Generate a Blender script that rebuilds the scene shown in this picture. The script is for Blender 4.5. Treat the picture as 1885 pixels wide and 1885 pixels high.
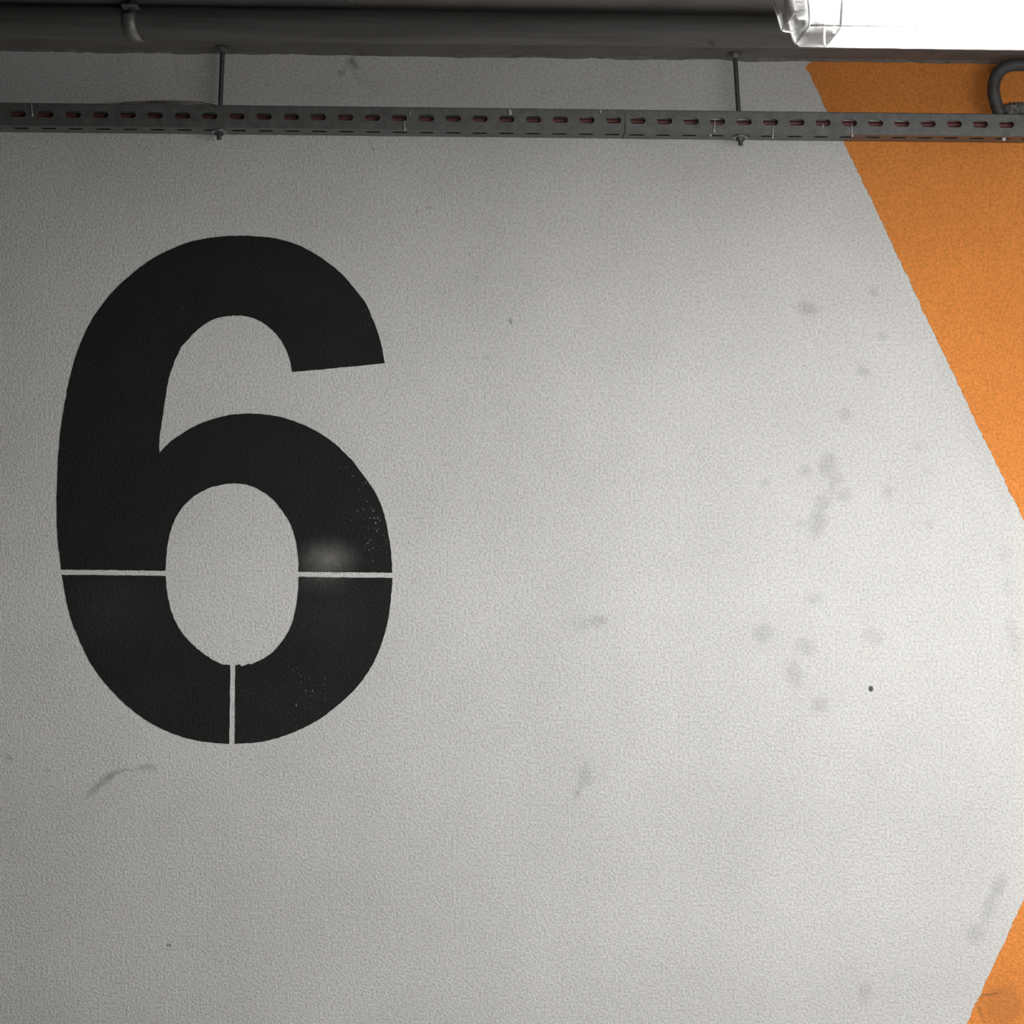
import bpy, bmesh, math, random
import numpy as np
from mathutils import Vector, Matrix, noise, geometry

# ------------------------------------------------------------------ camera, world, exposure
sc = bpy.context.scene
for o in list(bpy.data.objects):
    bpy.data.objects.remove(o, do_unlink=True)
C = sc.collection
F = 3000.0            # focal length in pixels of the 1885 px frame
D = 3.10              # camera to wall
EYE = 1.60            # camera height above the garage floor
YAW = math.radians(2.6)
HALF = 942.5

cam_d = bpy.data.cameras.new('camera')
cam_d.sensor_width = 36.0
cam_d.lens = 36.0 * F / 1885.0
cam_d.clip_start = 0.02
cam = bpy.data.objects.new('camera', cam_d)
C.objects.link(cam)
cam.location = (0, -D, EYE)
cam.rotation_euler = (math.pi / 2, 0, -YAW)
sc.camera = cam

world = bpy.data.worlds.new('world')
sc.world = world
world.use_nodes = True
world.node_tree.nodes['Background'].inputs[0].default_value = (0.5, 0.52, 0.55, 1)
world.node_tree.nodes['Background'].inputs[1].default_value = 0.02

sc.view_settings.view_transform = 'Standard'
sc.view_settings.look = 'None'
sc.view_settings.gamma = 1
sc.view_settings.use_curve_mapping = False
sc.view_settings.exposure = 0.0
sc.cycles.use_light_tree = False
sc.cycles.max_bounces = 5
sc.cycles.diffuse_bounces = 3
sc.cycles.glossy_bounces = 2
sc.cycles.transmission_bounces = 3
sc.cycles.transparent_max_bounces = 6
sc.cycles.caustics_reflective = False
sc.cycles.caustics_refractive = False

TUBE_STRENGTH = 515.0

FWD = Vector((math.sin(YAW), math.cos(YAW), 0))
RGT = Vector((math.cos(YAW), -math.sin(YAW), 0))
UP = Vector((0, 0, 1))
CAM = Vector((0, -D, EYE))


def P(px, py, y=0.0):
    """Real position on the plane y = const (metres, parallel to the wall) of a survey point."""
    d = FWD + RGT * ((px - HALF) / F) + UP * ((HALF - py) / F)
    t = (y - CAM.y) / d.y
    return CAM + d * t


def PZ(px, py, z):
    d = FWD + RGT * ((px - HALF) / F) + UP * ((HALF - py) / F)
    t = (z - CAM.z) / d.z
    return CAM + d * t


CEIL = P(942, 103).z          # ceiling height above floor
rng = random.Random(6)

# ------------------------------------------------------------------ materials


class Mat:
    def __init__(self, name):
        self.m = bpy.data.materials.new(name)
        self.m.use_nodes = True
        self.t = self.m.node_tree
        self.b = self.t.nodes['Principled BSDF']
        self.out = self.t.nodes['Material Output']

    def n(self, typ, **kw):
        nd = self.t.nodes.new(typ)
        for k, v in kw.items():
            setattr(nd, k, v)
        return nd

    def link(self, a, b):
        self.t.links.new(a, b)

    def pos(self):
        return self.n('ShaderNodeNewGeometry').outputs['Position']

    def noise(self, vec, scale, detail=3, rough=0.55):
        nd = self.n('ShaderNodeTexNoise')
        nd.inputs['Scale'].default_value = scale
        nd.inputs['Detail'].default_value = detail
        nd.inputs['Roughness'].default_value = rough
        self.link(vec, nd.inputs['Vector'])
        return nd

    def ramp(self, fac, stops):
        nd = self.n('ShaderNodeMapRange')
        nd.inputs['From Min'].default_value = stops[0]
        nd.inputs['From Max'].default_value = stops[1]
        nd.inputs['To Min'].default_value = stops[2]
        nd.inputs['To Max'].default_value = stops[3]
        nd.clamp = True
        self.link(fac, nd.inputs['Value'])
        return nd.outputs[0]

    def mix(self, fac, a, b, blend='MIX'):
        nd = self.n('ShaderNodeMix', data_type='RGBA', blend_type=blend)
        for sock, v in ((nd.inputs[0], fac), (nd.inputs[6], a), (nd.inputs[7], b)):
            if isinstance(v, bpy.types.NodeSocket):
                self.link(v, sock)
            elif isinstance(v, (int, float)):
                sock.default_value = v
            else:
                sock.default_value = (*v, 1)
        return nd.outputs[2]

    def math(self, op, a, b, clamp=False):
        nd = self.n('ShaderNodeMath', operation=op)
        nd.use_clamp = clamp
        for s, v in zip(nd.inputs, (a, b)):
            if isinstance(v, bpy.types.NodeSocket):
                self.link(v, s)
            else:
                s.default_value = v
        return nd.outputs[0]

    def bump(self, h, strength, dist):
        nd = self.n('ShaderNodeBump')
        nd.inputs['Strength'].default_value = strength
        nd.inputs['Distance'].default_value = dist
        self.link(h, nd.inputs['Height'])
        return nd.outputs[0]

    def wall_xz(self, wobble=0.008, wscale=60):
        """Wall coordinates (x, z, 0), slightly wobbled so that marks have uneven outlines."""
        p = self.pos()
        nz = self.noise(p, wscale, 3, 0.65)
        sub = self.n('ShaderNodeVectorMath', operation='SUBTRACT')
        self.link(nz.outputs['Color'], sub.inputs[0])
        sub.inputs[1].default_value = (0.5, 0.5, 0.5)
        scl = self.n('ShaderNodeVectorMath', operation='SCALE')
        self.link(sub.outputs[0], scl.inputs[0])
        scl.inputs['Scale'].default_value = wobble
        add = self.n('ShaderNodeVectorMath', operation='ADD')
        self.link(p, add.inputs[0])
        self.link(scl.outputs[0], add.inputs[1])
        sep = self.n('ShaderNodeSeparateXYZ')
        self.link(add.outputs[0], sep.inputs[0])
        com = self.n('ShaderNodeCombineXYZ')
        self.link(sep.outputs['X'], com.inputs['X'])
        self.link(sep.outputs['Z'], com.inputs['Y'])
        return com.outputs[0]

    def marks(self, vec, lst, sharp=2.0):
        """Sum of elliptical marks: (px, py, half width px, half height px, angle, strength)."""
        acc = None
        for (px, py, rx, ry, ang, st) in lst:
            w = P(px, py)
            mp = self.n('ShaderNodeMapping', vector_type='TEXTURE')
            mp.inputs['Location'].default_value = (w.x, w.z, 0)
            mp.inputs['Rotation'].default_value = (0, 0, math.radians(ang))
            mp.inputs['Scale'].default_value = (rx * D / F * 1.15, ry * D / F * 1.15, 1)
            self.link(vec, mp.inputs['Vector'])
            g = self.n('ShaderNodeTexGradient', gradient_type='SPHERICAL')
            self.link(mp.outputs[0], g.inputs['Vector'])
            c = self.math('MULTIPLY', g.outputs['Fac'], sharp, clamp=True)
            ma = self.n('ShaderNodeMath', operation='MULTIPLY_ADD')
            self.link(c, ma.inputs[0])
            ma.inputs[1].default_value = st
            if acc is None:
                ma.inputs[2].default_value = 0
            else:
                self.link(acc, ma.inputs[2])
            acc = ma.outputs[0]
        return acc

    def plaster_relief(self, strength=1.0):
        p = self.pos()
        a = self.noise(p, 210, 3, 0.6).outputs['Fac']
        b = self.noise(p, 520, 2, 0.6).outputs['Fac']
        h = self.math('ADD', self.math('MULTIPLY', a, 1.0), self.math('MULTIPLY', b, 0.5))
        self.link(self.bump(h, strength, 0.0032), self.b.inputs['Normal'])
        return a, b


def simple(name, col, rough=0.5, metal=0.0, var=0.25, scale=40, bump=0.0, bscale=200):
    M = Mat(name)
    p = M.pos()
    nz = M.noise(p, scale, 4, 0.6)
    f = M.ramp(nz.outputs['Fac'], (0.3, 0.7, 0, 1))
    lo = tuple(c * (1 - var) for c in col)
    hi = tuple(min(1, c * (1 + var)) for c in col)
    M.link(M.mix(f, lo, hi), M.b.inputs['Base Color'])
    M.b.inputs['Roughness'].default_value = rough
    M.b.inputs['Metallic'].default_value = metal
    if bump:
        M.link(M.bump(M.noise(p, bscale, 3).outputs['Fac'], bump, 0.002), M.b.inputs['Normal'])
    return M.m


WALL_MARKS = [
    (1489, 569, 21, 16, -10, .30), (1468, 562, 13, 8, 0, .16), (1609, 537, 13, 9, -40, .22),
    (1623, 617, 13, 9, -55, .24), (1590, 684, 16, 12, -20, .24), (1556, 765, 11, 15, 0, .22),
    (1690, 826, 10, 12, 30, .14), (1708, 865, 11, 9, -30, .15), (1635, 905, 11, 16, 15, .22),
    (1710, 967, 10, 12, 20, .15), (1411, 890, 14, 8, -30, .24), (1482, 866, 13, 17, 10, .20),
    (1525, 855, 20, 30, -5, .25), (1543, 882, 15, 10, 0, .16), (1531, 897, 12, 20, 0, .18),
    (1553, 912, 15, 15, 0, .22), (1516, 925, 18, 17, 0, .22), (1505, 962, 21, 34, -12, .25),
    (1472, 965, 12, 9, 0, .16), (1498, 1101, 22, 15, 0, .18), (1404, 1165, 22, 20, 0, .23),
    (1484, 1190, 25, 19, -25, .22), (1606, 1171, 25, 18, -20, .15), (1464, 1243, 19, 32, 10, .21),
    (1508, 1298, 20, 19, 20, .23), (1849, 1020, 15, 22, 0, .10), (1855, 1080, 13, 22, 0, .10),
    (1865, 1170, 15, 40, 10, .12), (1101, 1143, 21, 13, -10, .26), (1070, 1148, 18, 16, 0, .14),
    (1078, 1425, 17, 26, -10, .16), (1067, 1458, 3.5, 10, -20, .40), (1068, 1440, 12, 45, -15, .08),
    (1840, 1628, 19, 24, -10, .22), (1822, 1668, 17, 44, -22, .20), (1796, 1720, 22, 24, -20, .22),
    (1592, 1827, 14, 22, -15, .22),
    (172, 1455, 20, 9, 48, .34), (193, 1437, 22, 9, 38, .42), (214, 1424, 20, 9, 24, .42),
    (243, 1416, 22, 4, 8, .26), (272, 1411, 22, 8, 6, .34), (288, 1416, 6, 6, 0, .22),
    (810, 352, 4, 9, 15, .34), (766, 390, 6, 5, 20, .26), (792, 385, 7, 5, 20, .28),
    (877, 515, 7, 5, 25, .26), (895, 658, 8, 6, 10, .25),
    (336, 1739, 30, 2, 0, .16), (38, 1784, 10, 5, -20, .22),
    (17, 1393, 9, 4, -40, .40), (88, 1419, 7, 4, 10, .25),
    (643, 112, 7, 14, -20, .45), (652, 117, 5, 17, 28, .60), (663, 130, 3, 24, 35, .30),
    (655, 137, 2.5, 16, 25, .25), (632, 128, 3, 20, -30, .25), (630, 135, 9, 5, 0, .25),
    (680, 155, 30, 12, -20, .14), (600, 165, 60, 14, 0, .08), (325, 125, 4, 34, 8, .18),
    (1212, 130, 3, 34, 6, .14), (1050, 168, 60, 3, 5, .10), (1180, 172, 60, 3, -8, .10),
    (1790, 790, 20, 210, 25, .07), (230, 880, 20, 10, 20, .08), (520, 1520, 25, 16, 0, .08),
]


def plaster(name, col, marks, mark_col, tone=0.06):
    M = Mat(name)
    a, b = M.plaster_relief()
    p = M.pos()
    big = M.ramp(M.noise(p, 3.2, 4, 0.6).outputs['Fac'], (0.3, 0.7, 0, 1))
    c = M.mix(big, tuple(x * (1 - tone) for x in col), tuple(min(1, x * (1 + tone)) for x in col))
    # fine pits in the paint skin
    grain = M.ramp(a, (0.34, 0.60, 0.76, 1.0))
    c = M.mix(1.0, c, grain, 'MULTIPLY')
    pits = M.ramp(b, (0.25, 0.36, 0.62, 1.0))
    c = M.mix(1.0, c, pits, 'MULTIPLY')
    spk = M.ramp(M.noise(p, 95, 2, 0.5).outputs['Fac'], (0.22, 0.27, 0.55, 1.0))
    c = M.mix(1.0, c, spk, 'MULTIPLY')
    if marks:
        if marks == 'attribute':
            at = M.n('ShaderNodeAttribute')
            at.attribute_name = 'dirt'
            s = at.outputs['Fac']
            crisp = M.marks(M.wall_xz(0.002, 200), [(1603, 1268, 4.5, 5.5, 10, 1.2), (311, 1740, 5, 3, 10, .6), (940, 592, 3.5, 5.5, 20, .45)], 3.0)
            s = M.math('ADD', s, crisp)
        else:
            s = M.marks(M.wall_xz(), marks)
        brk = M.ramp(b, (0.3, 0.65, 1.15, 0.75))
        s = M.math('MULTIPLY', s, brk, clamp=True)
        c = M.mix(s, c, mark_col)
    M.link(c, M.b.inputs['Base Color'])
    M.b.inputs['Roughness'].default_value = 0.85
    M.b.inputs['Specular IOR Level'].default_value = 0.2
    return M.m


m_wall = plaster('white_plaster', (0.80, 0.80, 0.79), 'attribute', (0.10, 0.10, 0.095))
ORANGE_MARKS = [(1845, 1850, 45, 45, 30, .35), (1815, 1830, 30, 3, 5, .5), (1806, 1868, 4, 25, 20, .35)]
m_orange = plaster('orange_paint', (0.95, 0.328, 0.075), ORANGE_MARKS, (0.30, 0.12, 0.05), 0.10)
m_sidewall = plaster('side_wall_paint', (0.13, 0.13, 0.127), None, None)

# black stencil paint with chalky dust, glare put into the colour, and worn specks
M = Mat('black_paint')
a, b = M.plaster_relief(0.8)
p = M.pos()
worn_zone = M.marks(M.wall_xz(0.02, 25), [(690, 960, 60, 130, 0, 1.0), (640, 850, 70, 70, -40, .7),
                                        (680, 590, 30, 80, 15, .7), (560, 1270, 120, 70, 20, .75),
                                        (300, 812, 22, 22, 0, .9)], 1.0)
sp = M.noise(p, 230, 2, 0.5).outputs['Fac']
thr = M.math('SUBTRACT', 0.775, M.math('MULTIPLY', worn_zone, 0.17))
speck = M.math('MULTIPLY', M.math('SUBTRACT', sp, thr), 14.0, clamp=True)
chalk_glare = M.marks(M.wall_xz(0.02, 30), [(590, 1070, 60, 26, 0, .045),  # faint painted glare tail below the gap, plus dust
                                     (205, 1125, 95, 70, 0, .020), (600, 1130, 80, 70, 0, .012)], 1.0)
chalk_glare = M.math('MULTIPLY', chalk_glare, M.ramp(M.noise(p, 75, 4, 0.7).outputs['Fac'], (0.3, 0.7, 0.45, 1.3)))
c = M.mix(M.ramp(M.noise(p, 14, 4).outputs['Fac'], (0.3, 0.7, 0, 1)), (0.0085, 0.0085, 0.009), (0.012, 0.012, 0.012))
glare = M.marks(M.wall_xz(0.02, 30), [(604, 1030, 62, 44, 0, 1.0)], 1.0)  # glare on the bowl, painted as a pale spot in the colour
glare = M.math('MULTIPLY', M.math('POWER', glare, 1.7), M.ramp(M.noise(p, 75, 4, 0.7).outputs['Fac'], (0.3, 0.7, 0.20, 0.30)))
chalk_glare = M.math('ADD', chalk_glare, glare)
c = M.mix(chalk_glare, c, (0.75, 0.74, 0.72))
c = M.mix(M.math('MULTIPLY', speck, 0.36), c, (0.6, 0.6, 0.58))
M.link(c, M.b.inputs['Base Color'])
M.b.inputs['Roughness'].default_value = 0.7
M.b.inputs['Specular IOR Level'].default_value = 0.3
m_black = M.m

m_ceil = simple('raw_concrete', (0.215, 0.205, 0.195), 0.9, 0, 0.18, 9, 0.5, 120)
m_ceil_shade = simple('shade_concrete', (0.12, 0.12, 0.12), 0.9, 0, 0.15, 9, 0.5, 120)  # shaded tone of the ceiling concrete, for the added sheet
m_floor = simple('floor_concrete', (0.40, 0.40, 0.395), 0.7, 0, 0.15, 3, 0.3, 60)
m_edge = simple('rough_mortar', (0.20, 0.195, 0.19), 0.95, 0, 0.3, 40, 0.8, 150)


def pipe_mat():
    M = Mat('grey_pipe')
    p = M.pos()
    st = M.n('ShaderNodeVectorMath', operation='MULTIPLY')
    M.link(p, st.inputs[0])
    st.inputs[1].default_value = (4, 60, 60)
    f = M.ramp(M.noise(st.outputs[0], 1.0, 4, 0.6).outputs['Fac'], (0.35, 0.65, 0, 1))
    c = M.mix(f, (0.080, 0.080, 0.078), (0.125, 0.125, 0.122))
    bl = M.ramp(M.noise(p, 16, 2, 0.5).outputs['Fac'], (0.24, 0.32, 0.35, 1))
    c = M.mix(1.0, c, bl, 'MULTIPLY')
    M.link(c, M.b.inputs['Base Color'])
    M.b.inputs['Roughness'].default_value = 0.6
    M.link(M.bump(M.noise(p, 260, 3).outputs['Fac'], 0.25, 0.001), M.b.inputs['Normal'])
    return M.m


m_pipe = pipe_mat()
m_galv = simple('galvanised_steel', (0.155, 0.16, 0.156), 0.48, 0.4, 0.22, 60, 0.25, 400)
m_zinc = simple('zinc_fastener', (0.42, 0.42, 0.41), 0.38, 0.8, 0.2, 90)
m_rod = simple('threaded_steel', (0.11, 0.11, 0.11), 0.5, 0.6, 0.2, 120)
m_strap = simple('zinc_strap', (0.28, 0.28, 0.27), 0.45, 0.55, 0.3, 60)
m_red = simple('red_sheath', (0.16, 0.048, 0.052), 0.5, 0, 0.2, 30)
m_darkred = simple('dark_red_sheath', (0.12, 0.045, 0.042), 0.55, 0, 0.2, 30)
m_white_cable = simple('white_sheath', (0.62, 0.60, 0.57), 0.5, 0, 0.1, 30)
m_blackcable = simple('black_sheath', (0.03, 0.03, 0.03), 0.5, 0, 0.2, 30)
m_hose = simple('black_conduit', (0.068, 0.07, 0.072), 0.5, 0, 0.3, 60)
m_hose_dusty = simple('dusty_conduit', (0.16, 0.16, 0.155), 0.6, 0, 0.9, 140)
m_drip = simple('white_drip', (0.62, 0.62, 0.60), 0.6, 0, 0.15, 90)
m_tan = simple('tan_wire', (0.16, 0.14, 0.11), 0.6, 0, 0.2, 90)
m_white_plastic = simple('white_enamel', (0.85, 0.85, 0.86), 0.4, 0, 0.02, 30)
m_dark = simple('dark_slot', (0.08, 0.08, 0.09), 0.6, 0, 0.1, 30)

M = Mat('clear_polycarbonate')
tr = M.n('ShaderNodeBsdfTransparent')
tr.inputs['Color'].default_value = (0.97, 0.97, 0.97, 1)
tl = M.n('ShaderNodeBsdfTranslucent')
tl.inputs['Color'].default_value = (0.9, 0.9, 0.9, 1)
gl = M.n('ShaderNodeBsdfGlossy')
gl.inputs['Roughness'].default_value = 0.12
frost = M.ramp(M.noise(M.pos(), 90, 3).outputs['Fac'], (0.3, 0.7, 0.10, 0.17))
mx = M.n('ShaderNodeMixShader')
M.link(frost, mx.inputs[0]); M.link(tr.outputs[0], mx.inputs[1]); M.link(tl.outputs[0], mx.inputs[2])
fr = M.n('ShaderNodeFresnel'); fr.inputs['IOR'].default_value = 1.35
mx2 = M.n('ShaderNodeMixShader')
M.link(fr.outputs[0], mx2.inputs[0]); M.link(mx.outputs[0], mx2.inputs[1]); M.link(gl.outputs[0], mx2.inputs[2])
M.link(mx2.outputs[0], M.out.inputs['Surface'])
m_clear = M.m

M = Mat('frosted_rib')
tl = M.n('ShaderNodeBsdfTranslucent'); tl.inputs['Color'].default_value = (0.9, 0.9, 0.9, 1)
df = M.n('ShaderNodeBsdfDiffuse'); df.inputs['Color'].default_value = (0.9, 0.9, 0.88, 1)
mx = M.n('ShaderNodeMixShader')
M.link(M.ramp(M.noise(M.pos(), 120, 2).outputs['Fac'], (0.3, 0.7, 0.4, 0.6)), mx.inputs[0])
M.link(tl.outputs[0], mx.inputs[1]); M.link(df.outputs[0], mx.inputs[2])
M.link(mx.outputs[0], M.out.inputs['Surface'])
m_rib = M.m

M = Mat('light_cutoff_opal')
tl = M.n('ShaderNodeBsdfTranslucent'); tl.inputs['Color'].default_value = (0.9, 0.9, 0.9, 1)
df = M.n('ShaderNodeBsdfDiffuse'); df.inputs['Color'].default_value = (0.9, 0.9, 0.9, 1)
mx = M.n('ShaderNodeMixShader')
M.link(M.ramp(M.noise(M.pos(), 60, 2).outputs['Fac'], (0.3, 0.7, 0.80, 0.86)), mx.inputs[0])
M.link(tl.outputs[0], mx.inputs[1]); M.link(df.outputs[0], mx.inputs[2])
M.link(mx.outputs[0], M.out.inputs['Surface'])
m_cutoff_opal = M.m

M = Mat('lit_tube')
em = M.n('ShaderNodeEmission')
M.link(M.mix(M.noise(M.pos(), 20, 2).outputs['Fac'], (1.0, 0.985, 0.955), (1.0, 0.99, 0.965)), em.inputs['Color'])
em.inputs['Strength'].default_value = TUBE_STRENGTH
M.link(em.outputs[0], M.out.inputs['Surface'])
m_tube = M.m

# ------------------------------------------------------------------ mesh helpers


def obj(name, bm, mat, parent=None, smooth=False):
    bmesh.ops.recalc_face_normals(bm, faces=bm.faces)
    me = bpy.data.meshes.new(name)
    bm.to_mesh(me)
    bm.free()
    me.materials.append(mat)
    if smooth:
        for f in me.polygons:
            f.use_smooth = True
    o = bpy.data.objects.new(name, me)
    C.objects.link(o)
    if parent:
        o.parent = parent
        o.matrix_parent_inverse = Matrix.Translation(-Vector(parent.location))
    return o


def empty(name, loc):
    o = bpy.data.objects.new(name, None)
    o.empty_display_size = 0.05
    C.objects.link(o)
    o.location = loc
    return o


def tag(o, label=None, cat=None, group=None, kind=None):
    for k, v in (('label', label), ('category', cat), ('group', group), ('kind', kind)):
        if v:
            o[k] = v
    return o


def box(bm, x0, x1, y0, y1, z0, z1):
    vs = [bm.verts.new((x, y, z)) for x in (x0, x1) for y in (y0, y1) for z in (z0, z1)]
    for f in ((0, 1, 3, 2), (4, 6, 7, 5), (0, 4, 5, 1), (2, 3, 7, 6), (0, 2, 6, 4), (1, 5, 7, 3)):
        bm.faces.new([vs[i] for i in f])
    return bm


def box_obj(name, dims, mat, parent=None, bevel=0.0):
    bm = bmesh.new()
    box(bm, *dims)
    if bevel:
        bmesh.ops.bevel(bm, geom=bm.edges[:], offset=bevel, segments=2, affect='EDGES')
    return obj(name, bm, mat, parent)


def tube(bm, pts, r, seg=12, rfun=None, cap=True):
    """Sweep a circle along points."""
    pts = [Vector(p) for p in pts]
    rings = []
    prev = None
    for i, p in enumerate(pts):
        t = (pts[min(i + 1, len(pts) - 1)] - pts[max(i - 1, 0)]).normalized()
        if prev is None:
            ref = Vector((0, 0, 1)) if abs(t.z) < 0.9 else Vector((0, 1, 0))
            nrm = (ref - t * ref.dot(t)).normalized()
        else:
            nrm = (prev - t * prev.dot(t)).normalized()
        prev = nrm
        bn = t.cross(nrm)
        rr = r * (rfun(i) if rfun else 1)
        rings.append([bm.verts.new(p + (nrm * math.cos(2 * math.pi * k / seg) + bn * math.sin(2 * math.pi * k / seg)) * rr)
                      for k in range(seg)])
    for a_, b_ in zip(rings, rings[1:]):
        for k in range(seg):
            bm.faces.new((a_[k], a_[(k + 1) % seg], b_[(k + 1) % seg], b_[k]))
    if cap:
        bm.faces.new(rings[0][::-1])
        bm.faces.new(rings[-1])
    return bm


def spline(pts, sub=8, closed=False):
    """Catmull-Rom through points."""
    pts = [Vector(p) for p in pts]
    n = len(pts)
    out = []
    rngi = range(n) if closed else range(n - 1)
    for i in rngi:
        if closed:
            p0, p1, p2, p3 = pts[i - 1], pts[i], pts[(i + 1) % n], pts[(i + 2) % n]
        else:
            p1, p2 = pts[i], pts[i + 1]
            p0 = pts[i - 1] if i else p1 * 2 - p2
            p3 = pts[i + 2] if i + 2 < n else p2 * 2 - p1
        for k in range(sub):
            t = k / sub
            out.append(0.5 * ((2 * p1) + (p2 - p0) * t + (2 * p0 - 5 * p1 + 4 * p2 - p3) * t * t
                              + (3 * p1 - p0 - 3 * p2 + p3) * t ** 3))
    if not closed:
        out.append(pts[-1])
    return out


def resample(pts, step):
    pts = [Vector(p) for p in pts]
    out = [pts[0].copy()]
    carry = 0.0
    for a_, b_ in zip(pts, pts[1:]):
        L = (b_ - a_).length
        s = step - carry
        while s <= L:
            out.append(a_.lerp(b_, s / L))
            s += step
        carry = L - (s - step)
    return out


def prism(poly, y0, y1):
    """Flat outline in wall coordinates (x, z) given a real thickness y0..y1."""
    n = len(poly)
    v2, _e, f2, *_ = geometry.delaunay_2d_cdt([Vector(p) for p in poly], [(i, (i + 1) % n) for i in range(n)],
                                             [list(range(n))], 1, 1e-7)
    bm = bmesh.new()
    a_ = [bm.verts.new((p[0], y0, p[1])) for p in v2]
    for f in f2:
        bm.faces.new([a_[i] for i in f])
    rim = [e for e in bm.edges if len(e.link_faces) == 1]
    ext = bmesh.ops.extrude_edge_only(bm, edges=rim)
    for g in ext['geom']:
        if isinstance(g, bmesh.types.BMVert):
            g.co.y = y1
    return bm


# ------------------------------------------------------------------ setting
XL, XR, YB = -5.0, 6.0, -9.0


def value_noise(x, z, cell, seed):
    r = np.random.RandomState(seed).rand(257, 257).astype(np.float32)
    u, v = x / cell + 60, z / cell + 60
    iu, iv = np.floor(u).astype(int), np.floor(v).astype(int)
    fu, fv = u - iu, v - iv
    fu = fu * fu * (3 - 2 * fu); fv = fv * fv * (3 - 2 * fv)
    g = lambda a, b: r[a % 257, b % 257]
    return (g(iu, iv) * (1 - fu) + g(iu + 1, iv) * fu) * (1 - fv) + (g(iu, iv + 1) * (1 - fu) + g(iu + 1, iv + 1) * fu) * fv - 0.5


def build_wall():
    """Wall with a fine front grid; 'dirt' holds finger marks, scuffs and stains."""
    st = 0.0045
    gx = np.concatenate([[XL], np.arange(-1.05, 1.20, st), [XR]])
    gz = np.concatenate([[-0.05], np.arange(EYE - 1.08, CEIL - 0.0005, st), [CEIL + 0.2]])
    X, Z = np.meshgrid(gx, gz, indexing='ij')
    wx = X + 0.007 * value_noise(X, Z, 0.016, 1) + 0.006 * value_noise(X, Z, 0.006, 2)
    wz = Z + 0.007 * value_noise(X, Z, 0.016, 3) + 0.006 * value_noise(X, Z, 0.006, 4)
    dirt = np.zeros_like(X)
    for (px, py, rx, ry, ang, stg) in WALL_MARKS:
        w = P(px, py)
        t = math.radians(ang)
        dx, dz = wx - w.x, wz - w.z
        u = (dx * math.cos(t) + dz * math.sin(t)) / (rx * D / F * 1.12)
        v = (-dx * math.sin(t) + dz * math.cos(t)) / (ry * D / F * 1.12)
        dirt += 0.88 * stg * np.clip(1.6 * (1 - np.sqrt(u * u + v * v)), 0, 1)
    dirt[[0, -1], :] = 0; dirt[:, [0, -1]] = 0
    nx, nz = X.shape
    co = np.stack([X.ravel(), np.zeros(X.size), Z.ravel()], 1)
    idx = np.arange(nx * nz).reshape(nx, nz)
    q = np.stack([idx[:-1, :-1].ravel(), idx[1:, :-1].ravel(), idx[1:, 1:].ravel(), idx[:-1, 1:].ravel()], 1)
    k = len(co)
    x0, x1, z0, z1 = XL, XR, -0.05, CEIL + 0.2
    extra = np.array([(x, y, z) for y in (0, 0.25) for x, z in ((x0, z0), (x1, z0), (x1, z1), (x0, z1))], float)
    co = np.concatenate([co, extra])
    ex = np.array([(4, 7, 6, 5), (0, 4, 5, 1), (1, 5, 6, 2), (2, 6, 7, 3), (3, 7, 4, 0)]) + k
    q = np.concatenate([q, ex])
    me = bpy.data.meshes.new('wall_back')
    me.vertices.add(len(co)); me.vertices.foreach_set('co', co.astype(np.float32).ravel())
    me.loops.add(q.size); me.loops.foreach_set('vertex_index', q.astype(np.int32).ravel())
    me.polygons.add(len(q)); me.polygons.foreach_set('loop_start', (np.arange(len(q)) * 4).astype(np.int32))
    me.update(calc_edges=True)
    at = me.attributes.new('dirt', 'FLOAT', 'POINT')
    at.data.foreach_set('value', np.concatenate([dirt.ravel(), np.zeros(8)]).astype(np.float32))
    me.materials.append(m_wall)
    o = bpy.data.objects.new('wall_back', me)
    C.objects.link(o)
    return o


tag(build_wall(), 'pale plastered parking garage wall with smudges', None, None, 'structure')
tag(box_obj('wall_left', (XL - 0.2, XL, YB, 0.25, -0.05, CEIL + 0.2), m_sidewall), None, None, None, 'structure')
tag(box_obj('wall_right', (XR, XR + 0.2, YB, 0.25, -0.05, CEIL + 0.2), m_sidewall), None, None, None, 'structure')
tag(box_obj('wall_front', (XL, XR, YB - 0.2, YB, -0.05, CEIL + 0.2), m_sidewall), None, None, None, 'structure')
tag(box_obj('floor', (XL, XR, YB, 0, -0.2, 0), m_floor), 'grey concrete garage floor', None, None, 'structure')
ceil = tag(box_obj('ceiling', (XL, XR, YB, 0, CEIL, CEIL + 0.2), m_ceil), 'raw concrete garage ceiling', None, None, 'structure')

# added dark sheet under the ceiling, shade put into its colour
j0, j1 = PZ(637, 0, CEIL), PZ(656, 16, CEIL)
dirv = (j1 - j0)
ja = j0 + dirv * ((-0.02 - j0.y) / dirv.y) if abs(dirv.y) > 1e-6 else j0
bm = bmesh.new()
xa = lambda y: j0.x + dirv.x * (y - j0.y) / dirv.y
ys = (-0.285, -2.4)
poly = [(XL + 0.01, ys[0]), (xa(ys[0]), ys[0]), (xa(ys[1]), ys[1]), (XL + 0.01, ys[1])]
lo = [bm.verts.new((x, y, CEIL - 0.004)) for x, y in poly]
hi = [bm.verts.new((x, y, CEIL)) for x, y in poly]
bm.faces.new(lo); bm.faces.new(hi)
for i in range(4):
    bm.faces.new((lo[i], lo[(i + 1) % 4], hi[(i + 1) % 4], hi[i]))
obj('ceiling_shade', bm, m_ceil_shade, ceil)

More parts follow.
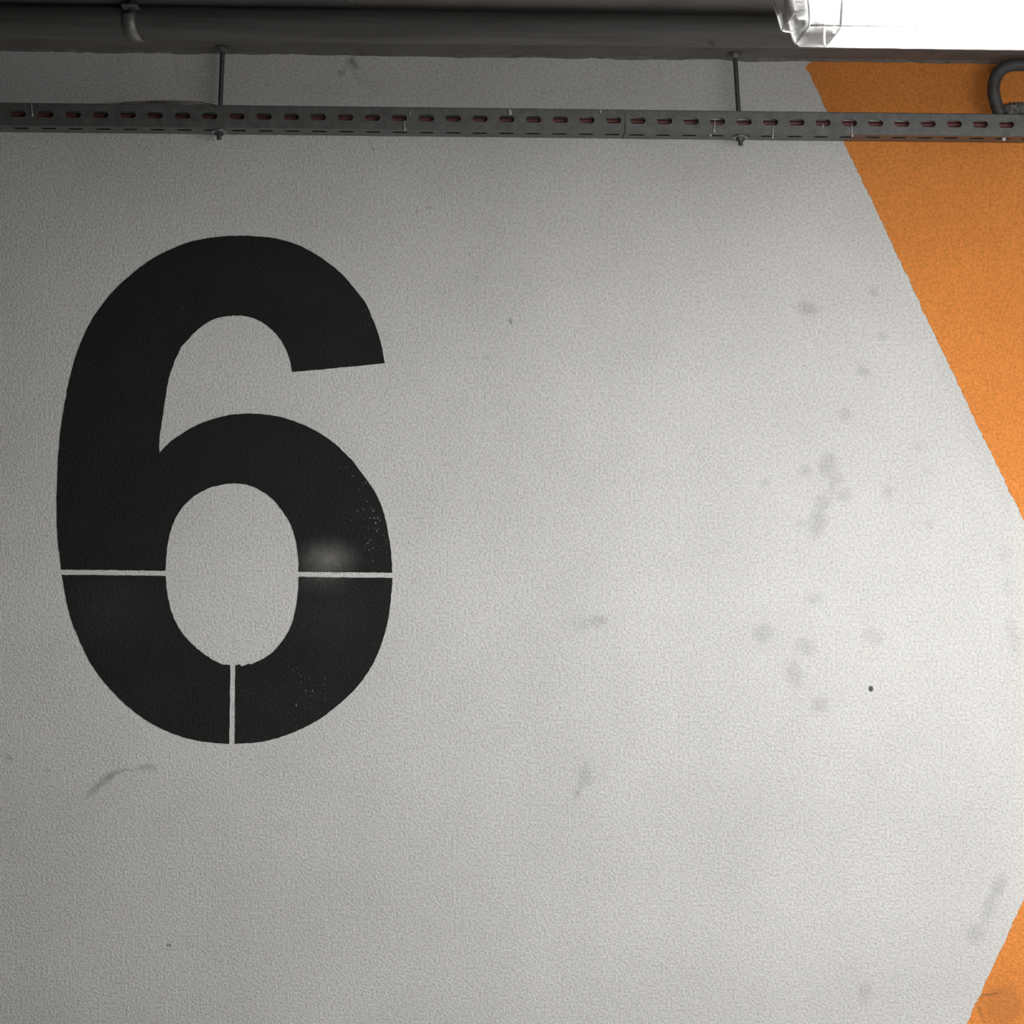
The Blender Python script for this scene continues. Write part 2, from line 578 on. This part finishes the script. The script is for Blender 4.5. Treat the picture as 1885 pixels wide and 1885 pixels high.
# ragged mortar line where the ceiling meets the painted wall
bm = bmesh.new()
n = 420
x0, x1 = -1.6, 1.9
top, bot = [], []
for i in range(n + 1):
    x = x0 + (x1 - x0) * i / n
    h = 0.0035 + 0.0035 * noise.fractal(Vector((x * 9, 0, 3)), 1.0, 2.0, 4) + 0.0018 * noise.noise(Vector((x * 60, 1, 0)))
    bot.append((x, max(0.0012, h)))
f0 = [bm.verts.new((x, -0.003, CEIL - h)) for x, h in bot]
f1 = [bm.verts.new((x, 0, CEIL - h)) for x, h in bot]
f2 = [bm.verts.new((x, -0.009, CEIL)) for x, h in bot]
f3 = [bm.verts.new((x, 0, CEIL)) for x, h in bot]
for i in range(n):
    bm.faces.new((f0[i], f0[i + 1], f1[i + 1], f1[i]))
    bm.faces.new((f0[i], f2[i], f2[i + 1], f0[i + 1]))
    bm.faces.new((f2[i], f3[i], f3[i + 1], f2[i + 1]))
obj('mortar_edge', bm, m_edge, ceil)

# ------------------------------------------------------------------ painted field and numeral on the wall
# orange field outside the white arrow head: one coat with a notch
left_edge = [(1492, 112), (1483, 125), (1494, 143), (1513, 185), (1533, 225), (1553, 262), (1580, 318), (1608, 374), (1634, 432),
             (1662, 492), (1712, 598), (1771, 722), (1826, 838), (1885, 958), (2052, 1308), (1885, 1655), (1832, 1770), (1778, 1887), (1640, 2180)]
edge = []
for a_, b_ in zip(left_edge, left_edge[1:]):
    L = math.dist(a_, b_)
    k = max(1, int(L / 6))
    for i in range(k):
        t = i / k
        jx = rng.gauss(0, 0.9) + 1.2 * noise.noise(Vector((a_[0] + (b_[0] - a_[0]) * t, a_[1] + (b_[1] - a_[1]) * t, 0)) * 0.03)
        edge.append((a_[0] + (b_[0] - a_[0]) * t + jx, a_[1] + (b_[1] - a_[1]) * t))
edge.append(left_edge[-1])
poly = [(P(x, y).x, P(x, y).z) for x, y in edge]
zt = CEIL - 0.003
poly[0] = (poly[0][0] + 0.006, zt)
poly = poly + [(3.2, poly[-1][1]), (3.2, zt)]
field = obj('painted_field', prism(poly, -0.0010, -0.0001), m_orange)
tag(field, 'orange painted area of the wall with a slanting edge', 'wall paint')

seg_top = [
    # terminal and outer curve, anticlockwise from the tip of the terminal
    [(708.5, 668.7), (699.7, 625.5), (687.8, 591), (673.2, 559.2), (652, 530), (628, 503.4), (596.3, 478.2), (564.5, 458.4),
     (532.6, 445.6), (500.8, 438), (466.3, 434.6), (435, 434.2), (400, 436.2), (355, 443.8), (315, 458.9), (278, 478.2), (246, 502),
     (214.5, 530), (188, 561.8), (166.7, 593.6), (148, 633.4), (134.9, 673), (124.3, 718.3), (116.3, 763.4), (110.5, 805.8),
     (107, 851), (105.2, 905), (104.8, 949), (106.6, 990.3), (110.1, 1023.4), (113.4, 1048.3)],
    [(113.4, 1048.3), (305.2, 1050.5)],
    [(305.2, 1050.5), (306, 1026), (309.3, 998.6), (316.2, 971), (325.9, 949), (342.4, 926.9), (361.7, 910.3), (386.6, 897.9),
     (411.4, 891.6), (430.3, 890), (455.2, 892.7), (480, 902.6), (502, 918.6), (518.6, 937.9), (532.4, 960), (542, 984.8),
     (547.6, 1012.4), (549.8, 1035.9), (550, 1052.7)],
    [(550, 1052.7), (722.2, 1054)],
    [(722.2, 1054), (720.6, 1026), (717.2, 995.9), (711.7, 965.5), (703.4, 935.2), (691, 907), (665.3, 869.5), (641.4, 840.3),
     (612.2, 813.8), (580.4, 792.6), (548.5, 778), (511.4, 766.6), (479.6, 762.2), (448, 761.8), (416, 765.2), (384.2, 774),
     (357.7, 784.6), (333.8, 799.2), (312.6, 815), (293.5, 834.2)],
    [(293.5, 834.2), (294, 805.8), (298, 779.3), (302, 747.5), (306, 723.6), (312.6, 691.8), (320.6, 667.9), (329, 649), (332.8, 640)],
    [(332.8, 640), (347, 624), (368.3, 602.9), (392.2, 588.3), (416, 582.5), (437, 580.9), (458.4, 583.6), (479.6, 591.5),
     (498, 604.2), (514, 621.5), (526, 641.4), (534, 662.6), (537.9, 685.1)],
    [(537.9, 685.1), (708.5, 668.7)]]
seg_left = [
    [(114.3, 1058), (119, 1086.9), (124.5, 1114.5), (132.8, 1144.8), (143.8, 1172.4), (157.6, 1202.8), (171.4, 1227.6),
     (190.7, 1253.8), (212.8, 1278.6), (237.6, 1302), (265.2, 1322.8), (295.5, 1340.7), (325.9, 1353), (359, 1362.2),
     (392, 1367.4), (422.5, 1368.8)],
    [(422.5, 1368.8), (424, 1224)],
    [(424, 1224), (410, 1222.9), (389.3, 1213), (367.2, 1197.2), (347.9, 1179.3), (331.4, 1158.6), (317.6, 1131), (309.3, 1100.7),
     (306, 1073), (305.2, 1059.9)],
    [(305.2, 1059.9), (114.3, 1058)]]
seg_right = [
    [(432.5, 1368.8), (469, 1366.9), (504.8, 1360), (537.9, 1349), (571, 1333.8), (601.4, 1314.5), (631.7, 1289.7), (659.3, 1262),
     (678.6, 1235.9), (693.8, 1206.9), (704.8, 1177.9), (713, 1147.6), (718.6, 1114.5), (721.4, 1084), (722.2, 1063.6)],
    [(722.2, 1063.6), (549.8, 1062)],
    [(549.8, 1062), (549, 1089.7), (544.8, 1120), (536.6, 1150.3), (521.4, 1178), (502, 1200), (482.8, 1213.8), (468, 1220)],
    [(468, 1220), (463, 1223), (459, 1221.5), (452, 1224), (445, 1227), (442, 1223.5), (433.7, 1224.3)],
    [(433.7, 1224.3), (432.5, 1368.8)]]


def stencil(segs):
    pts = []
    for s in segs:
        if len(s) == 2:
            a_, b_ = s
            k = max(2, int(math.dist(a_, b_) / 8))
            q = [(a_[0] + (b_[0] - a_[0]) * i / k, a_[1] + (b_[1] - a_[1]) * i / k) for i in range(k)]
        else:
            q = [(v.x, v.y) for v in spline([(x, y, 0) for x, y in s], 5)][:-1]
        pts += q
    out = []
    for x, y in pts:
        w = P(x + rng.gauss(0, 0.28), y + rng.gauss(0, 0.28))
        out.append((w.x, w.z))
    return prism(out, -0.0012, -0.0001)


six = empty('painted_numeral', P(428, 1369))
tag(six, 'large black stencilled numeral 6 painted on the pale wall', 'numeral')
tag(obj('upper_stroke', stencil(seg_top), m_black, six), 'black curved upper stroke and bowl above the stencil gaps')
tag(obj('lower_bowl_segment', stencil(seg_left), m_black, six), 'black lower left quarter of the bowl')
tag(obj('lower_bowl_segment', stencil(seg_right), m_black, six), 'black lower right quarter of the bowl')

# ------------------------------------------------------------------ slotted cable tray along the wall
TH = 0.0405                        # side height
TF, TBK = -0.062, -0.010           # front and back planes of the tray
pt = P(942, 200.6, TF)
TZ1 = pt.z                         # top edge of the side
TZ0 = TZ1 - TH
PITCH, SL, SH = 0.050, 0.0288, 0.0120


def slotted_sheet(bm, xs, x_lo, x_hi, h, hm, sh, place):
    """Flat sheet x_lo..x_hi by 0..h with stadium slots centred on xs at height hm."""
    cuts = [x_lo] + [(a_ + b_) / 2 for a_, b_ in zip(xs, xs[1:])] + [x_hi]
    r = sh / 2
    for i, xc in enumerate(xs):
        xa_, xb_ = cuts[i], cuts[i + 1]
        hl = SL / 2 - r
        up = [(xc - SL / 2, hm)] + [(xc - hl - r * math.cos(t), hm + r * math.sin(t)) for t in (math.pi / 6, math.pi / 3)] \
            + [(xc - hl, hm + r), (xc + hl, hm + r)] + [(xc + hl + r * math.cos(t), hm + r * math.sin(t)) for t in (math.pi / 3, math.pi / 6)] + [(xc + SL / 2, hm)]
        dn = [(x, 2 * hm - z) for x, z in up]
        for arc, hh in ((up, h), (dn, 0.0)):
            loop = [(xa_, hh), (xa_, hm)] + arc + [(xb_, hm), (xb_, hh)]
            bm.faces.new([bm.verts.new(place(x, z)) for x, z in loop])


def tray(name, x_lo, x_hi, xs, dz, dy):
    root = empty(name, ((x_lo + x_hi) / 2, (TF + TBK) / 2 + dy, TZ0 + dz))
    for pname, h, hm, place in (
            ('slotted_side', TH, TH - 0.0190, lambda x, z: (x, TF + dy, TZ0 + dz + z)),
            ('slotted_base', TBK - TF, (TBK - TF) * 0.42, lambda x, z: (x, TF + dy + z, TZ0 + dz))):
        bm = bmesh.new()
        slotted_sheet(bm, xs, x_lo, x_hi, h, hm, SH, place)
        bmesh.ops.remove_doubles(bm, verts=bm.verts[:], dist=1e-5)
        bmesh.ops.triangulate(bm, faces=bm.faces[:])
        o = obj(pname, bm, m_galv, root)
        md = o.modifiers.new('sheet', 'SOLIDIFY')
        md.thickness = 0.0016 if pname == 'slotted_side' else 0.0007
        md.offset = 0
    bm = bmesh.new()
    box(bm, x_lo, x_hi, TBK + dy - 0.0008, TBK + dy + 0.0008, TZ0 + dz, TZ0 + dz + TH * 0.8)
    obj('back_side', bm, m_galv, root)
    bm = bmesh.new()   # rolled upper rim
    tube(bm, [(x_lo, TF + dy + 0.0006, TZ0 + dz + TH), (x_hi, TF + dy + 0.0006, TZ0 + dz + TH)], 0.0014, 8)
    obj('rolled_rim', bm, m_rod, root)
    return root


seam = P(1150.5, 220, TF).x
sA = P(1129.5, 218, TF).x            # last slot of the longer length
sB = P(1174.2, 219, TF).x            # first slot after the seam
xsA = [sA - PITCH * i for i in range(29)][::-1]
xsB = [sB + PITCH * i for i in range(52)]
t1 = tray('cable_tray', xsA[0] - 0.025, seam - 0.0006, xsA, 0, 0)
tag(t1, 'long slotted grey steel cable tray left of the seam, above the numeral', 'cable tray', 'cable tray lengths')
t2 = tray('cable_tray', seam + 0.0006, xsB[-1] + 0.025, xsB, -0.0006, -0.0012)
tag(t2, 'slotted grey steel cable tray right of the seam, crossing the orange paint', 'cable tray', 'cable tray lengths')

# cables lying in the tray


def cable(name, label, yc, zc, r, mat, amp, freq, ph, xa_, xb_):
    pts = []
    nseg = int((xb_ - xa_) / 0.012)
    for i in range(nseg + 1):
        x = xa_ + (xb_ - xa_) * i / nseg
        pts.append((x, yc + amp * 0.7 * math.sin(x * freq * 0.8 + ph * 2), zc + amp * noise.noise(Vector((x * freq * 0.5, ph, 0))) * 1.6))
    bm = bmesh.new()
    tube(bm, pts, r, 10)
    return tag(obj(name, bm, mat, None, True), label, 'cable', 'cables in the tray')


xa_, xb_ = xsA[0], xsB[-1] - 0.02
cable('power_cable', 'thick black cable at the bottom of the slotted tray', -0.043, TZ0 + 0.0085, 0.0070, m_blackcable, 0.0004, 5, 1.0, xa_, xb_)
cable('power_cable', 'black cable at the back of the slotted tray', -0.026, TZ0 + 0.0095, 0.0080, m_blackcable, 0.0004, 5, 7.0, xa_, xb_)
cable('power_cable', 'black cable added at the rear of the tray to keep the slots dark', -0.0205, TZ0 + 0.0265, 0.0084, m_blackcable, 0.0002, 5, 7.0, xa_, P(1828, 220, TF).x)  # added to cover the lit back side and darken the slots
cable('alarm_cable', 'red cable seen through the slots of the tray', -0.0435, TZ0 + 0.0225, 0.0046, m_red, 0.0017, 9, 2.3, xa_, xb_)
cable('alarm_cable', 'dark red cable behind the red one in the tray', -0.0338, TZ0 + 0.0228, 0.0036, m_darkred, 0.0017, 9, 2.3, xa_, xb_)
cable('white_cable', 'thin white cable behind the tray slots near the seam', -0.0465, TZ0 + 0.0302, 0.0023, m_white_cable, 0.0017, 9, 2.3, P(1065, 220, TF).x, xb_)

# thin stray wire bulging over the rim of the tray
wire_px = [(208, 194), (232, 189.5), (262, 187), (292, 186), (335, 186.5), (372, 189), (402, 195)]
bm = bmesh.new()
tube(bm, spline([P(x, y, -0.052) for x, y in wire_px], 8), 0.0011, 8)
tag(obj('stray_wire', bm, m_tan, None, True), 'thin tan wire bulging above the rim of the cable tray', 'wire', 'stray wires on the tray')
bm = bmesh.new()
tube(bm, spline([P(x, y, -0.046) for x, y in [(225, 194), (262, 190), (300, 189.3), (345, 190), (392, 194.5)]], 8), 0.0009, 8)
tag(obj('stray_wire', bm, m_tan, None, True), 'second thin wire just under the one bulging over the tray', 'wire', 'stray wires on the tray')

# ------------------------------------------------------------------ threaded hanger rods


def ring(bm, c, r, h, seg=20, axis=None, hole=0.0):
    cs = Vector(c)
    lo_ = [bm.verts.new(cs + Vector((r * math.cos(2 * math.pi * k / seg), r * math.sin(2 * math.pi * k / seg), -h / 2))) for k in range(seg)]
    hi_ = [bm.verts.new(v.co + Vector((0, 0, h))) for v in lo_]
    bm.faces.new(lo_[::-1]); bm.faces.new(hi_)
    for k in range(seg):
        bm.faces.new((lo_[k], lo_[(k + 1) % seg], hi_[(k + 1) % seg], hi_[k]))
    return bm


def hanger(top_px, bot_px, dz, dy, label):
    yr = -0.038 + dy
    top = P(*top_px, yr); top.z = CEIL
    bot = P(*bot_px, yr)
    root = empty('threaded_rod', top)
    tag(root, label, 'threaded rod', 'hanger rods of the cable tray')
    steps = int((top.z - bot.z) / 0.0009)
    pts = [bot.lerp(top, i / steps) for i in range(steps + 1)]
    bm = bmesh.new()
    tube(bm, pts, 0.0047, 10, lambda i: 1.0 if i % 2 else 0.90)
    obj('rod', bm, m_rod, root, True)
    at = lambda z: bot.lerp(top, (z - bot.z) / (top.z - bot.z))
    zb = TZ0 + dz - 0.0009
    bm = bmesh.new(); ring(bm, at(zb - 0.0011), 0.0150, 0.0020, 24)
    obj('washer', bm, m_zinc, root)
    bm = bmesh.new(); ring(bm, at(zb - 0.0021 - 0.0030), 0.0080, 0.0060, 6)
    obj('nut', bm, m_rod, root)
    bm = bmesh.new(); ring(bm, at(CEIL - 0.0012), 0.0135, 0.0022, 24)
    obj('washer', bm, m_rod, root)
    bm = bmesh.new(); ring(bm, at(CEIL - 0.0023 - 0.0038), 0.0080, 0.0075, 6)
    obj('nut', bm, m_zinc, root)
    return root


hanger((410, 92), (403, 257), 0, 0, 'dark threaded hanger rod above the black numeral')
hanger((1352.5, 97), (1363.5, 268), -0.0006, -0.001, 'dark threaded hanger rod left of the orange paint')

# white paint drips and dried threads on the tray
drips = [('t1', 58, 190, 214, 0.9), ('t1', 744, 222, 240, 1.0), ('t1', 756, 203, 211, 0.7), ('t1', 938, 202, 212, 3.0), ('t1', 1105, 203, 208, 2.0),
         ('t2', 1316, 222, 243, 1.0), ('t2', 1424, 229, 254, 1.0), ('t2', 1515, 230, 236, 1.6), ('t2', 1568, 229, 252, 1.0)]
for w, px, ya, yb, rr in drips:
    root = t1 if w == 't1' else t2
    a_ = P(px, ya, TF - 0.0032); b_ = P(px + rng.uniform(-2, 2), yb, TF - 0.0030)
    bm = bmesh.new()
    nn = 8
    tube(bm, [a_.lerp(b_, i / nn) + Vector((rng.gauss(0, .0003), 0, 0)) for i in range(nn + 1)], 0.0010 * rr, 8,
         lambda i: 0.7 + 0.3 * rng.random() if i < nn - 1 else (1.9 if rr < 1.5 else 0.8))
    obj('paint_drip', bm, m_drip, root, True)
for px, py, r in ((1308, 249, 0.0022), (1848, 256, 0.0040)):
    c0 = PZ(px, py, TZ0 - 0.0035)
    bm = bmesh.new()
    bmesh.ops.create_uvsphere(bm, u_segments=8, v_segments=6, radius=r)
    for v in bm.verts:
        v.co = Vector((v.co.x * (1.0 + 0.3 * (v.co.z > 0)), v.co.y * 0.7, v.co.z)) + c0
    obj('paint_blob', bm, m_drip, t2, True)

# ------------------------------------------------------------------ pipe under the ceiling with its strap clamp
PR = 0.0288
PY = -0.285
PZc = CEIL - PR - 0.003
bm = bmesh.new()
npt = 60
pts = [(-3.2 + 6.4 * i / npt, PY, PZc) for i in range(npt + 1)]
tube(bm, pts, PR, 48)
pipe = tag(obj('service_pipe', bm, m_pipe, None, True), 'long grey service pipe running under the ceiling', 'pipe')

xc = P(253, 50, PY).x
clamp = empty('pipe_clamp', (xc, PY, CEIL))
tag(clamp, 'metal strap clamp holding the pipe to the ceiling', 'pipe clamp')
bm = bmesh.new()
seg = 40
wid = 0.011
rings = []
for i in range(seg + 1):
    t = math.radians(-200 + 300 * i / seg)      # open at the near top
    skew = 0.010 * (math.cos(t))
    for rr in (PR + 0.0003, PR + 0.0025):
        for s in (-1, 1):
            rings.append(bm.verts.new((xc + s * wid + skew, PY + rr * math.cos(t), PZc + rr * math.sin(t))))
for i in range(seg):
    q = rings[i * 4:i * 4 + 4]; w = rings[i * 4 + 4:i * 4 + 8]
    for a_, b_ in ((0, 1), (3, 2), (2, 0), (1, 3)):
        bm.faces.new((q[a_], q[b_], w[b_], w[a_]))
bm.faces.new((rings[0], rings[1], rings[3], rings[2])); bm.faces.new((rings[-4], rings[-3], rings[-1], rings[-2]))
obj('strap', bm, m_strap, clamp, True)
ys = PY - PR - 0.012
box_obj('ear', (xc - 0.018, xc + 0.010, ys - 0.012, ys + 0.014, PZc + 0.0135, PZc + 0.0165), m_strap, clamp, 0.001)
bm = bmesh.new()
tube(bm, [(xc - 0.002, ys, PZc + 0.004), (xc - 0.002, ys, CEIL)], 0.004, 12)
obj('stud', bm, m_rod, clamp)
bm = bmesh.new(); ring(bm, (xc - 0.002, ys, PZc + 0.0195), 0.0075, 0.006, 6)
obj('nut', bm, m_rod, clamp)
box_obj('ceiling_plate', (xc - 0.016, xc + 0.016, ys - 0.014, ys + 0.014, CEIL - 0.003, CEIL), m_rod, clamp, 0.0008)

# ------------------------------------------------------------------ corrugated conduits at the right end
HY = -0.046
path = [P(x, y, yy) for x, y, yy in [(3600, 119, HY), (2700, 119, HY), (2130, 119, HY), (2000, 119, HY), (1930, 119, HY), (1885, 119, HY), (1862, 120, HY), (1845, 127, HY), (1833, 142, HY),
                                 (1829, 160, HY), (1830, 176, HY), (1835, 194, HY), (1839, 204, HY), (1843, 211, HY)]]
pp = resample(spline(path, 24), 0.0011)
bm = bmesh.new()
tube(bm, pp, 0.0119, 20, lambda i: (1.0, 1.0, 0.965, 0.965)[i % 4])
tag(obj('flexible_conduit', bm, m_hose, None, True), 'black flexible conduit bending down into the tray', 'conduit', 'conduits at the tray')
path = [P(x, y, -0.0205) for x, y in [(1850, 207), (1860, 202), (1876, 200), (1894, 202), (1915, 205), (1950, 207), (2100, 208), (2600, 214)]]
pp = resample(spline(path, 24), 0.0016)
bm = bmesh.new()
tube(bm, pp, 0.0130, 20, lambda i: (1.0, 1.0, 0.84, 0.84)[i % 4])
tag(obj('flexible_conduit', bm, m_hose_dusty, None, True), 'dusty ribbed conduit lying in the tray beside the bent conduit', 'conduit', 'conduits at the tray')

# ------------------------------------------------------------------ batten lamp hung in front of the wall
LY = -1.86                                   # centre line of the lamp
HW = 0.033
LS = 0.79                                     # slim fixture: cross-section scale
c0 = P(1463, 88, LY + HW * LS)                     # far lower corner of the clear cover
LX, LZ = c0.x, c0.z
LEN = 2.30 / LS
LO = Vector((LX, LY, LZ))


def PL(px, py, dy):
    q = P(px, py, LY + dy * LS)
    return LO + (q - LO) / LS


lamp = empty('batten_lamp', (LX + LEN / 2, LY, LZ))
tag(lamp, 'clear covered fluorescent batten lamp glowing white at the top', 'lamp')
lamp_parts = []
prof = [(-0.050, 0.078), (-0.0485, 0.055), (-0.045, 0.030), (-0.0415, 0.014), (-0.037, 0.005), (-0.030, 0.0)]
prof = prof + [(-y, z) for y, z in prof[::-1]]
bm = bmesh.new()
rings = []
for x_at in (lambda z: -0.16 * z, lambda z: 0.004 - 0.15 * z, lambda z: LEN - 0.004 + 0.15 * z, lambda z: LEN + 0.16 * z):
    e = x_at in ()
    rings.append([bm.verts.new((LX + x_at(z), LY + y, LZ + z)) for y, z in prof])
for k in (0, 3):
    for v in rings[k]:
        v.co.z = LZ + 0.003 + (v.co.z - LZ) * 0.96
        v.co.y = LY + (v.co.y - LY) * 0.94
for a_, b_ in zip(rings, rings[1:]):
    for k in range(len(prof) - 1):
        bm.faces.new((a_[k], a_[k + 1], b_[k + 1], b_[k]))
bm.faces.new(rings[0]); bm.faces.new(rings[-1])
obj('cover', bm, m_clear, lamp, False)
cover = [o for o in lamp.children][0]


def ribbed(name, pts, r, parent):
    bm = bmesh.new()
    tube(bm, pts, r, 8)
    o = obj(name, bm, m_rib, lamp, True)
    o.parent = parent
    o.matrix_parent_inverse = parent.matrix_world.inverted() if False else Matrix.Identity(4)
    return o


bpy.context.view_layer.update()


def sub(name, bm, mat, parent, smooth=True):
    """Sub-part whose mesh is already in world coordinates."""
    o = obj(name, bm, mat, None, smooth)
    o.parent = parent
    o.matrix_parent_inverse = parent.matrix_world.inverted()
    return o


def rib(pts, r):
    bm = bmesh.new()
    tube(bm, pts, r, 8)
    return sub('rib', bm, m_rib, cover)


e = 0.0006
# moulded edge of the cover end, near lower edge and a moulded hoop inside
rib([(LX - 0.16 * z, LY + y * 0.94, LZ + 0.003 + z * 0.96) for y, z in prof], 0.0011)
rib([(LX, LY - 0.0335, LZ + 0.0025), (LX + LEN, LY - 0.0335, LZ + 0.0025)], 0.0010)
hoop = [(0.030 - 0.06 * z + (0.012 if y > 0 else 0.0) * (z / 0.078), LY + y * 0.985, LZ + z * 0.985 + e) for y, z in prof]
rib([(LX + x, y, z) for x, y, z in hoop], 0.0010)

# stepped clear end cap
bm = bmesh.new()
secs = []
for z, xl, hw in ((0.0150, -0.0120, 0.030), (0.0175, -0.0137, 0.034), (0.034, -0.0178, 0.036), (0.050, -0.0225, 0.038), (0.085, -0.033, 0.042)):
    xr = 0.002 - 0.16 * z
    r = 0.006
    loop = [(xr, -hw), (xl + r, -hw), (xl + r * .3, -hw + r * .3), (xl, -hw + r), (xl, hw - r), (xl + r * .3, hw - r * .3), (xl + r, hw), (xr, hw)]
    secs.append([bm.verts.new((LX + x, LY + y, LZ + z)) for x, y in loop])
for a_, b_ in zip(secs, secs[1:]):
    for k in range(7):
        bm.faces.new((a_[k], a_[k + 1], b_[k + 1], b_[k]))
bm.faces.new(secs[0])
endcap = obj('end_cap', bm, m_clear, lamp)
bm = bmesh.new()
tube(bm, [v for v in [(LX + x, LY + y, LZ + 0.0160) for x, y in ((-0.001, -0.0335), (-0.0085, -0.0335), (-0.0125, -0.031), (-0.0140, -0.027), (-0.0140, 0.027), (-0.0125, 0.031), (-0.0085, 0.0335), (-0.001, 0.0335))]], 0.0009, 8)
sub('rib', bm, m_rib, endcap)
bm = bmesh.new()
tube(bm, [(LX - 0.0140, LY - 0.030, LZ + 0.0165), (LX - 0.0225, LY - 0.034, LZ + 0.050), (LX - 0.033, LY - 0.038, LZ + 0.085)], 0.0009, 8)
sub('rib', bm, m_rib, endcap)
bm = bmesh.new()
tube(bm, [(LX - 0.0140, LY + 0.030, LZ + 0.0165), (LX - 0.0225, LY + 0.034, LZ + 0.050), (LX - 0.033, LY + 0.038, LZ + 0.085)], 0.0009, 8)
sub('rib', bm, m_rib, endcap)
box_obj('end_cap', (LX + LEN, LX + LEN + 0.03, LY - 0.034, LY + 0.034, LZ + 0.02, LZ + 0.085), m_clear, lamp, 0.004)

# white gear tray above the tube, its left end cut at a slant
TB = LZ + 0.0300
far, near = PL(1467, 35, 0.041), PL(1453, -14, -0.041)
gb, gt = LX + LEN - 0.006, LZ + 0.092
bm = bmesh.new()
loop = [(far.x, LY + 0.041), (gb, LY + 0.041), (gb, LY - 0.041), (near.x, LY - 0.041)]
lo_ = [bm.verts.new((x, y, TB)) for x, y in loop]
hi_ = [bm.verts.new((x, y, gt)) for x, y in loop]
bm.faces.new(lo_); bm.faces.new(hi_)
for i in range(4):
    bm.faces.new((lo_[i], lo_[(i + 1) % 4], hi_[(i + 1) % 4], hi_[i]))
bmesh.ops.bevel(bm, geom=bm.edges[:], offset=0.0012, segments=2, affect='EDGES')
gear = obj('gear_tray', bm, m_white_plastic, lamp)
zw = LO.z + (TB - LO.z) * LS
for q in (((1468.5, 12), (1481.5, 12), (1483, 18), (1470, 18)), ((1464.5, 2.8), (1478, 3.2), (1478.6, 4.8), (1465, 4.6))):
    c4 = [LO + (PZ(x, y, zw) - LO) / LS for x, y in q]
    bm = bmesh.new()
    lo_ = [bm.verts.new((c.x, c.y, TB - 0.0003)) for c in c4]
    hi_ = [bm.verts.new((c.x, c.y, TB + 0.002)) for c in c4]
    bm.faces.new(lo_); bm.faces.new(hi_)
    for i in range(4):
        bm.faces.new((lo_[i], lo_[(i + 1) % 4], hi_[(i + 1) % 4], hi_[i]))
    sub('slot', bm, m_dark, gear, False)

# base housing, lamp holders, tube, hangers
box_obj('base_housing', (LX - 0.028, LX + LEN + 0.028, LY - 0.053, LY + 0.053, LZ + 0.086, LZ + 0.118), simple('grey_housing', (0.45, 0.45, 0.45), 0.6, 0, 0.05, 20), lamp, 0.004)
TZc = TB - 0.0150
SLIP = TZc + 0.002
for sy in (1,):              # added opal strip, cuts the tube's light to the upper wall
    bm = bmesh.new()
    ya, yb = sorted((LY + sy * 0.0405, LY + sy * 0.0390))
    box(bm, LX + 0.040, LX + LEN - 0.040, ya, yb, SLIP, TB)
    obj('light_cutoff_strip', bm, m_cutoff_opal, lamp)

for xh in (LX + 0.036, LX + LEN - 0.046):
    bm = bmesh.new()
    box(bm, xh, xh + 0.010, LY - 0.015, LY + 0.015, TZc - 0.010, TB)
    bmesh.ops.bevel(bm, geom=bm.edges[:], offset=0.003, segments=2, affect='EDGES')
    obj('lamp_holder', bm, m_white_plastic, lamp)
bm = bmesh.new()
tube(bm, [(LX + 0.046 + (LEN - 0.092) * i / 8, LY, TZc) for i in range(9)], 0.013, 20)
obj('fluorescent_tube', bm, m_tube, lamp, True)
for o in list(lamp.children_recursive):
    for v in o.data.vertices:
        v.co = LO + (v.co - LO) * LS
for xh in (LX + 0.25, LX + LEN * LS - 0.25):
    bm = bmesh.new()
    tube(bm, [(xh, LY, LZ + 0.117 * LS), (xh, LY, CEIL)], 0.004, 10)
    obj('suspension_rod', bm, m_rod, lamp)
